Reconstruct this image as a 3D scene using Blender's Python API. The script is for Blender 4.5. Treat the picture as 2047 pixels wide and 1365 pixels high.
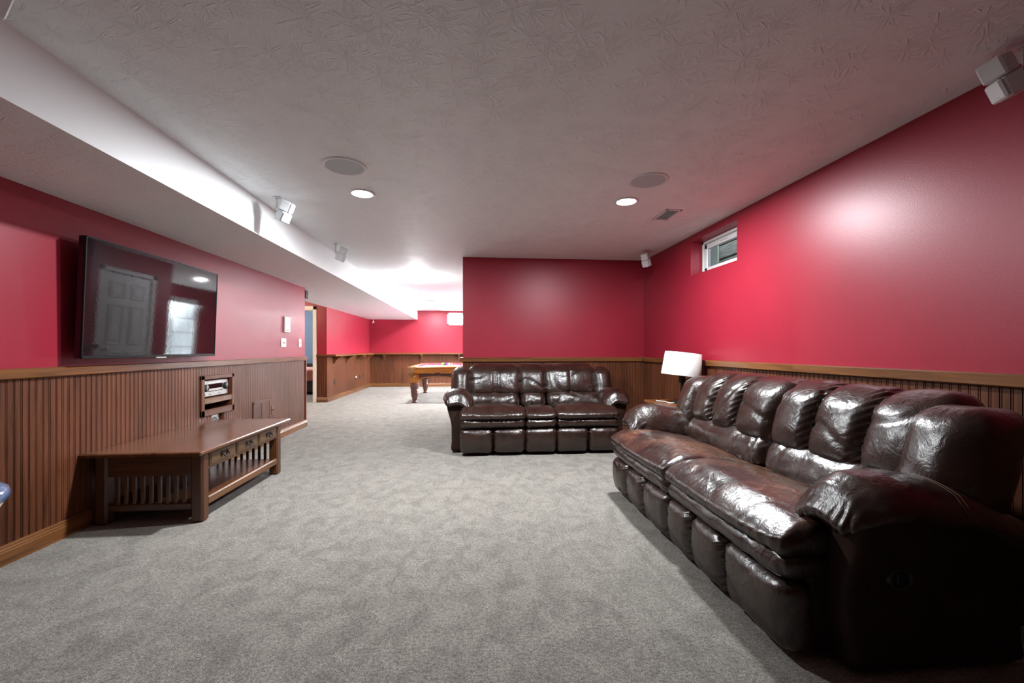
import bpy, bmesh, math, random
from mathutils import Vector, Matrix, noise, Euler
random.seed(7)
for o in list(bpy.data.objects): bpy.data.objects.remove(o)
SC = bpy.context.scene
COL = SC.collection
PI = math.pi

# ---------------------------------------------------------------- camera
FPX, EYE = 850.0, 1.15
YAW = math.atan(77.5/FPX)
cam = bpy.data.cameras.new('camera'); camo = bpy.data.objects.new('camera', cam); COL.objects.link(camo)
cam.sensor_fit = 'HORIZONTAL'; cam.sensor_width = 36.0; cam.lens = 36.0*FPX/2047.0
cam.shift_y = 16.0/2047.0; cam.clip_start = .05; cam.clip_end = 100
camo.location = (0, 0, EYE); camo.rotation_euler = (PI/2, 0, -YAW)
SC.camera = camo
# ---------------------------------------------------------------- world, lights, exposure
SC.view_settings.view_transform = 'Standard'; SC.view_settings.look = 'None'
SC.view_settings.gamma = 1.0; SC.view_settings.use_curve_mapping = False
SC.view_settings.exposure = 1.95
W = bpy.data.worlds.new('sky'); SC.world = W; W.use_nodes = True
W.node_tree.nodes['Background'].inputs[0].default_value = (.80, .90, 1.0, 1)
W.node_tree.nodes['Background'].inputs[1].default_value = 1.6

def area(name, loc, rot, sx, sy, watts, color, spread=180, disk=False):
    l = bpy.data.lights.new(name, 'AREA'); l.shape = 'DISK' if disk else 'RECTANGLE'
    l.size = sx
    if not disk: l.size_y = sy
    l.energy = watts; l.color = color; l.spread = math.radians(spread)
    o = bpy.data.objects.new(name, l); COL.objects.link(o); o.location = loc; o.rotation_euler = rot
    return o
# daylight through the glazed games-room door (mirrored in the television) and the far window in view
area('daylight_games_room_door_offscreen', (2.72, 10.9, 1.08), (0, math.radians(57), 0), 2.0, 1.9, 200, (.88, .95, 1.0), 126)
area('daylight_far_window', (-.42, 13.62, 2.10), (-math.radians(72), 0, 0), .7, .32, 24, (.9, .96, 1.0))
LAMP_W = 26.0

# ---------------------------------------------------------------- helpers
def link(name, me, mat=None, parent=None):
    o = bpy.data.objects.new(name, me); COL.objects.link(o)
    if mat is not None:
        for m in (mat if isinstance(mat, (list, tuple)) else [mat]): me.materials.append(m)
    if parent is not None: o.parent = parent
    return o
def tag(o, label, cat, group=None):
    o['label'] = label; o['category'] = cat
    if group: o['group'] = group
    return o
def thing(name, label, cat, loc=(0,0,0), rotz=0, group=None):
    o = bpy.data.objects.new(name, None); COL.objects.link(o); o.empty_display_size = .1
    o.location = loc; o.rotation_euler = (0, 0, rotz)
    return tag(o, label, cat, group)
def struct(o): o['kind'] = 'structure'; return o
def copy_tree(o, parent=None):
    c = o.copy(); COL.objects.link(c); c.parent = parent
    for ch in list(o.children): copy_tree(ch, c)
    return c
class MB:
    """collects shapes, builds ONE mesh object"""
    def __init__(s): s.v = []; s.f = []; s.mi = []; s.sm = []
    def add(s, vs, fs, mi=0, smooth=False):
        b = len(s.v); s.v += [tuple(v) for v in vs]
        for f in fs: s.f.append([b+i for i in f]); s.mi.append(mi); s.sm.append(smooth)
        return s
    def box(s, a, b, mi=0, M=None):
        (x0,y0,z0),(x1,y1,z1) = a, b
        v = [Vector(p) for p in ((x0,y0,z0),(x1,y0,z0),(x1,y1,z0),(x0,y1,z0),(x0,y0,z1),(x1,y0,z1),(x1,y1,z1),(x0,y1,z1))]
        if M: v = [M @ p for p in v]
        return s.add(v, [(3,2,1,0),(4,5,6,7),(0,1,5,4),(1,2,6,5),(2,3,7,6),(3,0,4,7)], mi)
    def bbox(s, a, b, c=.004, mi=0, M=None):
        """box with chamfered edges"""
        h = [(b[i]-a[i])/2 for i in range(3)]; m = [(b[i]+a[i])/2 for i in range(3)]
        c = min(c, min(h)*.9); vs = []; idx = {}
        for sx in (-1,1):
            for sy in (-1,1):
                for sz in (-1,1):
                    for k in range(3):
                        p = [sx*h[0], sy*h[1], sz*h[2]]
                        for j in range(3):
                            if j != k: p[j] -= (sx,sy,sz)[j]*c
                        idx[(sx,sy,sz,k)] = len(vs); q = Vector((p[0]+m[0], p[1]+m[1], p[2]+m[2]))
                        vs.append(M @ q if M else q)
        fs = []
        def quad(l): fs.append(l)
        for k in range(3):
            a1, a2 = [j for j in range(3) if j != k]
            for sg in (-1,1):
                loop = []
                for (u,w) in ((-1,-1),(1,-1),(1,1),(-1,1)):
                    t = [0,0,0]; t[k]=sg; t[a1]=u; t[a2]=w; loop.append(idx[(*t,k)])
                if (sg > 0) != (k != 1): loop = loop[::-1]
                quad(loop)
        for k in range(3):                       # edge strips along axis k
            a1, a2 = [j for j in range(3) if j != k]
            for u in (-1,1):
                for w in (-1,1):
                    t0=[0,0,0]; t0[k]=-1; t0[a1]=u; t0[a2]=w; t1=list(t0); t1[k]=1
                    loop=[idx[(*t0,a1)], idx[(*t0,a2)], idx[(*t1,a2)], idx[(*t1,a1)]]
                    if (u*w > 0) == (k != 1): loop = loop[::-1]
                    quad(loop)
        for sx in (-1,1):
            for sy in (-1,1):
                for sz in (-1,1):
                    loop=[idx[(sx,sy,sz,k)] for k in range(3)]
                    if sx*sy*sz < 0: loop = loop[::-1]
                    quad(loop)
        return s.add(vs, fs, mi)
    def lathe(s, prof, n=24, mi=0, M=None, smooth=True, cap=True):
        """prof: list of (r,z), about z"""
        vs = []
        for (r,z) in prof:
            for i in range(n):
                a = 2*PI*i/n; p = Vector((r*math.cos(a), r*math.sin(a), z)); vs.append(M @ p if M else p)
        fs = []
        for k in range(len(prof)-1):
            for i in range(n):
                j = (i+1) % n; fs.append((k*n+i, k*n+j, (k+1)*n+j, (k+1)*n+i))
        if cap: fs.append(tuple(range(n))[::-1]); fs.append(tuple((len(prof)-1)*n+i for i in range(n)))
        return s.add(vs, fs, mi, smooth)
    def tube(s, pts, r, n=8, mi=0, M=None, smooth=True):
        pts = [Vector(p) for p in pts]; vs = []
        rr = r if isinstance(r, (list,tuple)) else [r]*len(pts)
        for i, p in enumerate(pts):
            d = (pts[min(i+1,len(pts)-1)] - pts[max(i-1,0)]).normalized()
            u = d.cross(Vector((0,0,1)));  u = u.normalized() if u.length > .1 else d.cross(Vector((1,0,0))).normalized()
            w = d.cross(u)
            for k in range(n):
                a = 2*PI*k/n; q = p + (u*math.cos(a)+w*math.sin(a))*rr[i]; vs.append(M @ q if M else q)
        fs = []
        for i in range(len(pts)-1):
            for k in range(n):
                j = (k+1) % n; fs.append((i*n+k, (i+1)*n+k, (i+1)*n+j, i*n+j))
        fs.append(tuple(range(n))); fs.append(tuple((len(pts)-1)*n+k for k in range(n))[::-1])
        return s.add(vs, fs, mi, smooth)
    def prism(s, poly, axis, a, b, mi=0, M=None, smooth=False):
        """poly 2D in the other two axes (cyclic order), extruded along axis from a to b"""
        def P(u,w,t):
            q = {0:(t,u,w), 1:(u,t,w), 2:(u,w,t)}[axis]; q = Vector(q); return M @ q if M else q
        n = len(poly); vs = [P(u,w,a) for u,w in poly] + [P(u,w,b) for u,w in poly]
        fs = [tuple(range(n)), tuple(range(n,2*n))[::-1]]
        for i in range(n):
            j = (i+1) % n; fs.append((i, n+i, n+j, j))
        b0 = len(s.f); s.add(vs, fs, mi, smooth); s.sm[b0] = s.sm[b0+1] = False
        return s
    def mesh(s, name):
        me = bpy.data.meshes.new(name); me.from_pydata(s.v, [], s.f)
        me.polygons.foreach_set('material_index', s.mi); me.polygons.foreach_set('use_smooth', s.sm)
        bm = bmesh.new(); bm.from_mesh(me); bmesh.ops.recalc_face_normals(bm, faces=bm.faces); bm.to_mesh(me); bm.free()
        return me
    def build(s, name, mat, parent=None): return link(name, s.mesh(name), mat, parent)
def T(x=0,y=0,z=0): return Matrix.Translation((x,y,z))
def R(a, ax): return Matrix.Rotation(a, 4, ax)

# ---------------------------------------------------------------- materials
def new_mat(name):
    m = bpy.data.materials.new(name); m.use_nodes = True
    nt = m.node_tree; return m, nt, nt.nodes['Principled BSDF']
def nd(nt, t, **kw):
    n = nt.nodes.new(t)
    for k, v in kw.items():
        if k.startswith('i_'):
            key = k[2:]; key = int(key) if key.isdigit() else key.replace('_',' ')
            n.inputs[key].default_value = v
        else: setattr(n, k, v)
    return n
def L(nt, a, b): nt.links.new(a, b)
def coords(nt, scale=(1,1,1), kind='Object', rot=(0,0,0)):
    tc = nd(nt, 'ShaderNodeTexCoord'); mp = nd(nt, 'ShaderNodeMapping')
    mp.inputs['Scale'].default_value = scale; mp.inputs['Rotation'].default_value = rot
    L(nt, tc.outputs[kind], mp.inputs[0]); return mp.outputs[0]
def world_coords(nt, scale=(1,1,1)):
    g = nd(nt, 'ShaderNodeNewGeometry'); mp = nd(nt, 'ShaderNodeMapping'); mp.inputs['Scale'].default_value = scale
    L(nt, g.outputs['Position'], mp.inputs[0]); return mp.outputs[0]
def ramp(nt, src, stops):
    r = nd(nt, 'ShaderNodeValToRGB'); e = r.color_ramp.elements
    while len(e) < len(stops): e.new(.5)
    for i, (p, c) in enumerate(stops): e[i].position = p; e[i].color = (*c, 1)
    L(nt, src, r.inputs[0]); return r.outputs[0]
def bump(nt, height, bsdf, strength=.3, dist=.01, prev=None):
    b = nd(nt, 'ShaderNodeBump'); b.inputs['Strength'].default_value = strength; b.inputs['Distance'].default_value = dist
    L(nt, height, b.inputs['Height'])
    if prev is not None: L(nt, prev, b.inputs['Normal'])
    if bsdf is not None: L(nt, b.outputs[0], bsdf.inputs['Normal'])
    return b.outputs[0]
def plain(name, col, rough=.5, metal=0, spec=.5, emit=None, es=0, coat=0):
    m, nt, b = new_mat(name); b.inputs['Base Color'].default_value = (*col,1); b.inputs['Roughness'].default_value = rough
    b.inputs['Metallic'].default_value = metal; b.inputs['Specular IOR Level'].default_value = spec; b.inputs['Coat Weight'].default_value = coat
    n = nd(nt, 'ShaderNodeTexNoise'); n.inputs['Scale'].default_value = 60
    L(nt, coords(nt), n.inputs['Vector']); bump(nt, n.outputs[0], b, .03, .002)
    if emit: b.inputs['Emission Color'].default_value = (*emit,1); b.inputs['Emission Strength'].default_value = es
    return m
def wood(name, dark, light, axis=2, rough=.35, scale=1.0, coat=.15, use_world=True):
    """oak-like grain that runs along the given axis"""
    m, nt, b = new_mat(name)
    s = [38*scale]*3; s[axis] = 2.2*scale
    v = world_coords(nt, s) if use_world else coords(nt, s)
    n1 = nd(nt, 'ShaderNodeTexNoise', i_Scale=1.0, i_Detail=6.0, i_Roughness=.65, i_Distortion=.6); L(nt, v, n1.inputs['Vector'])
    s2 = [5*scale]*3; s2[axis] = .7*scale
    v2 = world_coords(nt, s2) if use_world else coords(nt, s2)
    n2 = nd(nt, 'ShaderNodeTexNoise', i_Scale=1.0, i_Detail=3.0, i_Roughness=.5); L(nt, v2, n2.inputs['Vector'])
    mx = nd(nt, 'ShaderNodeMath', operation='MULTIPLY_ADD'); L(nt, n1.outputs[0], mx.inputs[0]); mx.inputs[1].default_value = .62
    ml = nd(nt, 'ShaderNodeMath', operation='MULTIPLY'); L(nt, n2.outputs[0], ml.inputs[0]); ml.inputs[1].default_value = .42
    L(nt, ml.outputs[0], mx.inputs[2])
    c = ramp(nt, mx.outputs[0], [(.36, dark), (.50, tuple((dark[i]+light[i])/2 for i in range(3))), (.66, light)])
    L(nt, c, b.inputs['Base Color']); b.inputs['Roughness'].default_value = rough; b.inputs['Coat Weight'].default_value = coat
    b.inputs['Coat Roughness'].default_value = .22
    bump(nt, n1.outputs[0], b, .12, .004); return m

def red_paint():
    m, nt, b = new_mat('red_wall_paint')
    v = world_coords(nt)
    n = nd(nt, 'ShaderNodeTexNoise', i_Scale=170.0, i_Detail=3.0); L(nt, v, n.inputs['Vector'])
    n2 = nd(nt, 'ShaderNodeTexNoise', i_Scale=1.6, i_Detail=2.0); L(nt, v, n2.inputs['Vector'])
    c = ramp(nt, n2.outputs[0], [(.3, (.265,.012,.028)), (.7, (.305,.015,.033))]); L(nt, c, b.inputs['Base Color'])
    b.inputs['Roughness'].default_value = .39; b.inputs['Specular IOR Level'].default_value = .55; b.inputs['Specular Tint'].default_value = (1,.80,.84,1)
    bump(nt, n.outputs[0], b, .10, .003); return m
def stomp_ceiling():
    """white ceiling with a stomp-brush texture: fans of short ridges round scattered centres"""
    m, nt, b = new_mat('stomped_ceiling_paint')
    v = world_coords(nt)
    hs = []
    for sc, off in ((5.0, 0.0), (5.8, 3.7)):
        mp = nd(nt, 'ShaderNodeMapping'); mp.inputs['Location'].default_value = (off, off*.7, 0); mp.inputs['Scale'].default_value = (1,1,0); L(nt, v, mp.inputs[0])
        nz = nd(nt, 'ShaderNodeTexNoise', i_Scale=9.0, i_Detail=2.0); L(nt, mp.outputs[0], nz.inputs['Vector'])
        vo = nd(nt, 'ShaderNodeTexVoronoi', i_Scale=sc); L(nt, mp.outputs[0], vo.inputs['Vector'])
        su = nd(nt, 'ShaderNodeVectorMath', operation='SUBTRACT'); L(nt, mp.outputs[0], su.inputs[0]); L(nt, vo.outputs['Position'], su.inputs[1])
        sx = nd(nt, 'ShaderNodeSeparateXYZ'); L(nt, su.outputs[0], sx.inputs[0])
        at = nd(nt, 'ShaderNodeMath', operation='ARCTAN2'); L(nt, sx.outputs[1], at.inputs[0]); L(nt, sx.outputs[0], at.inputs[1])
        ad = nd(nt, 'ShaderNodeMath', operation='MULTIPLY_ADD'); L(nt, nz.outputs[0], ad.inputs[0]); ad.inputs[1].default_value = .45; L(nt, at.outputs[0], ad.inputs[2])
        cb = nd(nt, 'ShaderNodeCombineXYZ'); L(nt, ad.outputs[0], cb.inputs[0])
        le = nd(nt, 'ShaderNodeVectorMath', operation='LENGTH'); L(nt, su.outputs[0], le.inputs[0])
        lm = nd(nt, 'ShaderNodeMath', operation='MULTIPLY'); L(nt, le.outputs['Value'], lm.inputs[0]); lm.inputs[1].default_value = 2.2; L(nt, lm.outputs[0], cb.inputs[1])
        st = nd(nt, 'ShaderNodeTexNoise', i_Scale=4.2, i_Detail=2.0, i_Roughness=.6); L(nt, cb.outputs[0], st.inputs['Vector'])
        r = ramp(nt, st.outputs[0], [(.52, (0,0,0)), (.64, (1,1,1))])
        fade = ramp(nt, le.outputs['Value'], [(.016, (0,0,0)), (.045, (1,1,1)), (.085, (.7,.7,.7)), (.12, (0,0,0))])
        mk = nd(nt, 'ShaderNodeMath', operation='MULTIPLY'); L(nt, r, mk.inputs[0]); L(nt, fade, mk.inputs[1]); hs.append(mk.outputs[0])
    mx = nd(nt, 'ShaderNodeMath', operation='MAXIMUM'); L(nt, hs[0], mx.inputs[0]); L(nt, hs[1], mx.inputs[1])
    fn = nd(nt, 'ShaderNodeTexNoise', i_Scale=95.0, i_Detail=3.0); L(nt, v, fn.inputs['Vector'])
    sm = nd(nt, 'ShaderNodeMath', operation='MULTIPLY_ADD'); L(nt, fn.outputs[0], sm.inputs[0]); sm.inputs[1].default_value = .7; L(nt, mx.outputs[0], sm.inputs[2])
    b.inputs['Base Color'].default_value = (.84,.86,.88,1); b.inputs['Roughness'].default_value = .6
    bump(nt, sm.outputs[0], b, .6, .007); return m
def carpet():
    m, nt, b = new_mat('greige_cut_pile_carpet')
    v = world_coords(nt)
    n1 = nd(nt, 'ShaderNodeTexNoise', i_Scale=230.0, i_Detail=4.0, i_Roughness=.75); L(nt, v, n1.inputs['Vector'])
    v2 = world_coords(nt, (1.0, .8, 1))
    n2 = nd(nt, 'ShaderNodeTexNoise', i_Scale=9.0, i_Detail=5.0, i_Roughness=.62, i_Distortion=.9); L(nt, v2, n2.inputs['Vector'])
    n3 = nd(nt, 'ShaderNodeTexNoise', i_Scale=75.0, i_Detail=3.0, i_Roughness=.6); L(nt, v, n3.inputs['Vector'])
    a = ramp(nt, n2.outputs[0], [(.34, (.245,.227,.200)), (.62, (.365,.341,.303))])
    c = ramp(nt, n1.outputs[0], [(.36, (.22,.22,.22)), (.62, (1.4,1.4,1.4))])
    d = ramp(nt, n3.outputs[0], [(.36, (.66,.66,.66)), (.60, (1.12,1.12,1.12))])
    mu = nd(nt, 'ShaderNodeMix', data_type='RGBA', blend_type='MULTIPLY'); mu.inputs[0].default_value = 1; L(nt, a, mu.inputs[6]); L(nt, c, mu.inputs[7])
    m2 = nd(nt, 'ShaderNodeMix', data_type='RGBA', blend_type='MULTIPLY'); m2.inputs[0].default_value = 1; L(nt, mu.outputs[2], m2.inputs[6]); L(nt, d, m2.inputs[7])
    L(nt, m2.outputs[2], b.inputs['Base Color']); b.inputs['Roughness'].default_value = .95; b.inputs['Specular IOR Level'].default_value = .1
    b.inputs['Sheen Weight'].default_value = .15
    h = nd(nt, 'ShaderNodeMath', operation='ADD'); L(nt, n1.outputs[0], h.inputs[0]); L(nt, n3.outputs[0], h.inputs[1])
    bump(nt, h.outputs[0], b, .7, .012); return m
def leather(name, worn=0.0, dull=False):
    m, nt, b = new_mat(name)
    v = world_coords(nt)
    n = nd(nt, 'ShaderNodeTexNoise', i_Scale=7.0, i_Detail=5.0, i_Roughness=.6); L(nt, v, n.inputs['Vector'])
    k = 1.0
    base = ramp(nt, n.outputs[0], [(.30, (.013*k,.0056*k,.0036*k)), (.72, (.030*k,.0130*k,.0082*k))])
    g = nd(nt, 'ShaderNodeTexVoronoi', i_Scale=330.0); L(nt, v, g.inputs['Vector'])
    cr = nd(nt, 'ShaderNodeTexNoise', i_Scale=16.0, i_Detail=4.0, i_Roughness=.55, i_Distortion=1.4); L(nt, v, cr.inputs['Vector'])
    if worn:
        dv = nd(nt, 'ShaderNodeTexNoise', i_Scale=5.0, i_Detail=3.0); L(nt, v, dv.inputs['Vector'])
        wv = nd(nt, 'ShaderNodeVectorMath', operation='MULTIPLY_ADD'); L(nt, dv.outputs['Color'], wv.inputs[0]); wv.inputs[1].default_value = (.10,.10,.10); L(nt, v, wv.inputs[2])
        ce = nd(nt, 'ShaderNodeTexVoronoi', feature='DISTANCE_TO_EDGE', i_Scale=17.0); L(nt, wv.outputs[0], ce.inputs['Vector'])
        ck = ramp(nt, ce.outputs[0], [(.0, (1,1,1)), (.035, (0,0,0))])
        ar = nd(nt, 'ShaderNodeTexNoise', i_Scale=3.3, i_Detail=3.0); L(nt, v, ar.inputs['Vector'])
        ma = ramp(nt, ar.outputs[0], [(.44, (0,0,0)), (.60, (1,1,1))])
        tp = nd(nt, 'ShaderNodeNewGeometry'); sp = nd(nt, 'ShaderNodeSeparateXYZ'); L(nt, tp.outputs['Normal'], sp.inputs[0])
        up = ramp(nt, sp.outputs[2], [(.70, (0,0,0)), (.92, (1,1,1))])
        k = nd(nt, 'ShaderNodeMath', operation='MULTIPLY'); L(nt, ma, k.inputs[0]); L(nt, up, k.inputs[1])
        rub = nd(nt, 'ShaderNodeMath', operation='MULTIPLY'); L(nt, k.outputs[0], rub.inputs[0]); rub.inputs[1].default_value = .62*worn
        mx = nd(nt, 'ShaderNodeMix', data_type='RGBA'); L(nt, rub.outputs[0], mx.inputs[0]); L(nt, base, mx.inputs[6]); mx.inputs[7].default_value = (.115,.048,.028,1)
        k2 = nd(nt, 'ShaderNodeMath', operation='MULTIPLY'); L(nt, ck, k2.inputs[0]); L(nt, k.outputs[0], k2.inputs[1])
        k3 = nd(nt, 'ShaderNodeMath', operation='MULTIPLY'); L(nt, k2.outputs[0], k3.inputs[0]); k3.inputs[1].default_value = .9*worn
        m2 = nd(nt, 'ShaderNodeMix', data_type='RGBA'); L(nt, k3.outputs[0], m2.inputs[0]); L(nt, mx.outputs[2], m2.inputs[6]); m2.inputs[7].default_value = (.26,.125,.07,1)
        base = m2.outputs[2]
    L(nt, base, b.inputs['Base Color'])
    b.inputs['Roughness'].default_value = .58 if dull else .30
    b.inputs['Specular IOR Level'].default_value = .22 if dull else .75
    if not dull:
        rr = nd(nt, 'ShaderNodeMapRange'); L(nt, n.outputs[0], rr.inputs[0]); rr.inputs[3].default_value = .22; rr.inputs[4].default_value = .40
        L(nt, rr.outputs[0], b.inputs['Roughness'])
    p = bump(nt, g.outputs[0], None, .12, .0015)
    bump(nt, cr.outputs[0], b, .08 if dull else .22, .02, p); return m

M_RED = red_paint(); M_CEIL = stomp_ceiling(); M_CARPET = carpet()
M_SMOOTH = plain('smooth_white_paint', (.84,.86,.88), .5)
def tint_spec(m, c):
    m.node_tree.nodes['Principled BSDF'].inputs['Specular Tint'].default_value = (*c,1); return m
M_WAIN = tint_spec(wood('wainscot_stain', (.040,.0135,.006), (.145,.048,.022), 2, .42, 1.0, .0), (1,.74,.66))
M_RAILY = wood('oak_rail_lengthwise', (.060,.021,.007), (.21,.082,.024), 1, .32)
M_RAILX = wood('oak_rail_crosswise', (.060,.021,.007), (.21,.082,.024), 0, .32)
M_TABY = wood('table_oak_lengthwise', (.050,.016,.007), (.145,.052,.020), 1, .22, 1.0, .3)
M_TABX = wood('table_oak_crosswise', (.034,.011,.005), (.10,.034,.012), 0, .35)
M_TABZ = wood('table_oak_upright', (.038,.012,.005), (.115,.040,.013), 2, .35)
M_DRAW = wood('drawer_front_oak', (.055,.026,.011), (.15,.080,.034), 1, .4)
M_POOLX = wood('pool_table_oak', (.20,.060,.005), (.52,.19,.020), 0, .3, 1.0, .4)
M_POOLZ = wood('pool_table_leg_wood', (.05,.016,.011), (.14,.05,.034), 2, .28, 1.0, .4)
M_LEA = leather('brown_leather'); M_LEAW = leather('worn_brown_leather', 1.0); M_LEAD = leather('matte_brown_vinyl', 0, True)
M_STITCH = plain('tan_stitching', (.10,.042,.017), .6)
M_BLACK = plain('black_plastic', (.012,.012,.013), .35)
M_BLACKM = plain('black_metal', (.015,.015,.016), .4, .6)
M_DARK = plain('dark_brown_outlet_plate', (.020,.012,.009), .5)
M_SPKW = plain('satin_white_speaker', (.66,.68,.70), .4)
M_WHITEP = plain('white_plastic', (.72,.73,.75), .35)
M_PLATE = plain('ivory_cover_plate', (.80,.74,.72), .35)
M_GRILLE = plain('light_grey_grille', (.50,.53,.56), .7)
M_CREAM = plain('cream_door_casing', (.82,.77,.68), .4)
M_BLUE = plain('blue_grey_wall_paint', (.19,.28,.37), .6)
M_SILVER = plain('brushed_silver', (.42,.39,.38), .4, .4)
M_CHROME = plain('chrome', (.7,.7,.72), .12, 1.0)
M_VINYLW = plain('white_vinyl_window', (.78,.80,.80), .35)
M_SCREEN = plain('glossy_tv_screen', (.006,.006,.007), .035, 0, .8)
M_SHADE = plain('off_white_linen_shade', (.60,.62,.61), .85)
M_GLOW = plain('lit_lamp_diffuser', (1,1,1), .5, 0, .5, (1,.97,.93), 14)
M_DOME = plain('lit_frosted_glass', (1,1,1), .5, 0, .5, (1,.97,.93), 9)
m_, nt_, b_ = new_mat('window_glass'); b_.inputs['Transmission Weight'].default_value = 1; b_.inputs['Roughness'].default_value = .02; b_.inputs['IOR'].default_value = 1.02; b_.inputs['Base Color'].default_value = (.95,.98,.97,1)
M_GLASS = m_
# ================================================================ SETTING
XL, XR, YB, CE, SO, XB = -2.51, 2.31, 5.60, 2.36, 2.073, -1.72
Y0, YF, XFL, YD = -3.5, 13.4, -3.18, 9.60     # rear wall, games-room far wall, games-room left wall, bedroom-door wall
RT, RB = 1.045, .988                           # chair rail top and bottom
def S(mb, name, mat, parent=None):
    o = mb.build(name, mat, parent)
    return struct(o) if parent is None else o
S(MB().box((-6.2,Y0-.1,-.12), (2.75,YF+.2,0)), 'floor', M_CARPET)
S(MB().box((-6.2,Y0-.1,CE), (2.75,YF+.2,CE+.1)), 'ceiling', M_CEIL)
mb = MB().box((-3.2,Y0,SO), (XB-.004,YF,CE)); S(mb, 'ceiling_soffit', M_CEIL)
S(MB().box((XB-.004,Y0,SO), (XB,YF,CE)), 'trim_1', M_SMOOTH)              # smooth painted face of the soffit
# left wall with the two recesses of the built-in shelf
NY0, NY1, NZ0, NZ1 = 4.19, 4.645, .53, .87
LY0, LY1, LZ0, LZ1 = 4.32, 4.52, .37, .53
mb = MB()
mb.box((XL-.12,Y0,0), (XL,NY0,SO)).box((XL-.12,NY1,0), (XL,6.62,SO)).box((XL-.12,NY0,NZ1), (XL,NY1,SO))
mb.box((XL-.12,NY0,0), (XL,LY0,NZ0)).box((XL-.12,LY1,0), (XL,NY1,NZ0)).box((XL-.12,LY0,0), (XL,LY1,LZ0))
wall_left = S(mb, 'wall_left', M_RED)
S(MB().box((-6.1,6.50,0), (XL-.12,6.62,CE)), 'wall_hall_near', M_RED)
S(MB().box((-6.2,Y0,0), (-6.1,YF,CE)), 'wall_hall_end', M_BLUE)
# right wall with two hopper window openings
def wall_x_holes(name, x0, x1, ya, yb, za, zb, holes, mat):
    mb = MB(); ys = ya
    for (h0,h1,z0,z1) in sorted(holes):
        mb.box((x0,ys,za), (x1,h0,zb)); 
        if z0 > za: mb.box((x0,h0,za), (x1,h1,z0))
        mb.box((x0,h0,z1), (x1,h1,zb)); ys = h1
    mb.box((x0,ys,za), (x1,yb,zb)); return S(mb, name, mat)
HW = [(3.545,4.343,1.935,2.292)]
wall_right = wall_x_holes('wall_right', XR, XR+.13, Y0, YB+.12, 0, CE, HW, M_RED)
wall_x_holes('wall_foundation', XR+.195, XR+.32, Y0, YB+.12, 0, CE+.3, [(a-.03,b+.03,c-.03,d+.03) for a,b,c,d in HW], plain('grey_concrete', (.33,.33,.32), .9))
wall_back = S(MB().box((-.136,YB,0), (XR,YB+.12,CE)), 'wall_back', M_RED)
PD = (9.95, 11.85, 0, 2.06)
wall_x_holes('wall_games_right', 2.40, 2.52, YB+.12, YF, 0, CE, [PD], M_RED)
S(MB().box((.22,YB+.12,0), (.32,6.18,CE)).box((.22,7.08,0), (.32,7.5,CE)).box((.22,6.18,2.04), (.32,7.08,CE)).box((.32,7.4,0), (2.4,7.5,CE)), 'wall_closet', M_RED)
FW = (-.81, -.02, 1.907, 2.30)
S(MB().box((-3.3,YF,0), (FW[0],YF+.12,CE)).box((FW[1],YF,0), (2.52,YF+.12,CE)).box((FW[0],YF,0), (FW[1],YF+.12,FW[2])).box((FW[0],YF,FW[3]), (FW[1],YF+.12,CE)), 'wall_far', M_RED)
wall_games_left = S(MB().box((XFL-.11,YD+.12,0), (XFL,YF,SO+.02)), 'wall_games_left', M_RED)
DX0, DX1, DZ = -4.25, -3.456, 2.02
wall_hall = S(MB().box((DX1,YD,0), (XFL,YD+.12,CE)).box((-6.1,YD,0), (DX0,YD+.12,CE)).box((DX0,YD,DZ), (DX1,YD+.12,CE)), 'wall_hall', M_RED)
S(MB().box((-6.1,12.75,0), (XFL-.11,12.85,CE)), 'wall_bedroom_far', M_BLUE)
S(MB().box((XFL-.125,YD+.121,0), (XFL-.111,12.75,CE)), 'wall_bedroom_side', M_BLUE)

S(MB().box((-2.63,Y0-.12,0), (XR+.3,Y0,CE)), 'wall_rear', M_RED)

# beadboard wainscot: boards one by one where they show, joined farther off
PITCH = .0393
def board_profile(p=PITCH):
    return [(0,0),(.0003,.0050),(.0018,.0120),(.0066,.0125),(.0080,.0060),(.0094,.0060),(.0106,.0125),(p-.0018,.0125),(p-.0003,.0050),(p-.0003,0)]
_bm = {}
def board_mesh(z0, z1, sx):
    """board on a wall whose face looks along sx*X; width runs along +Y"""
    k = (round(z0,3), round(z1,3), sx)
    if k not in _bm:
        _bm[k] = MB().prism([(t, d) for t, d in board_profile()], 2, z0, z1, 0, Matrix(((0,sx,0,0),(1,0,0,0),(0,0,1,0),(0,0,0,1)))).mesh('board'); _bm[k].materials.append(M_WAIN)
    return _bm[k]
BZ0 = .098
def boards_x(parent, x, sx, ya, yb, cut=None):
    n = int((yb-ya)/PITCH)
    for i in range(n):
        y = ya + i*PITCH
        for (z0,z1) in (cut(y+PITCH/2) if cut else [(BZ0,RB)]):
            o = bpy.data.objects.new('board', board_mesh(z0,z1,sx)); COL.objects.link(o); o.location = (x,y,0); o.parent = parent
    return ya + n*PITCH
def lcut(y):
    if NY0-.02 < y < NY1+.01:
        return [(NZ1+.01,RB), (BZ0, LZ0-.005 if LY0-.015 < y < LY1+.015 else NZ0-.005)]
    return [(BZ0,RB)]
boards_x(wall_left, XL, 1, 2.28, 6.60, lcut)
boards_x(wall_right, XR, -1, 1.30, 5.625)
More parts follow.
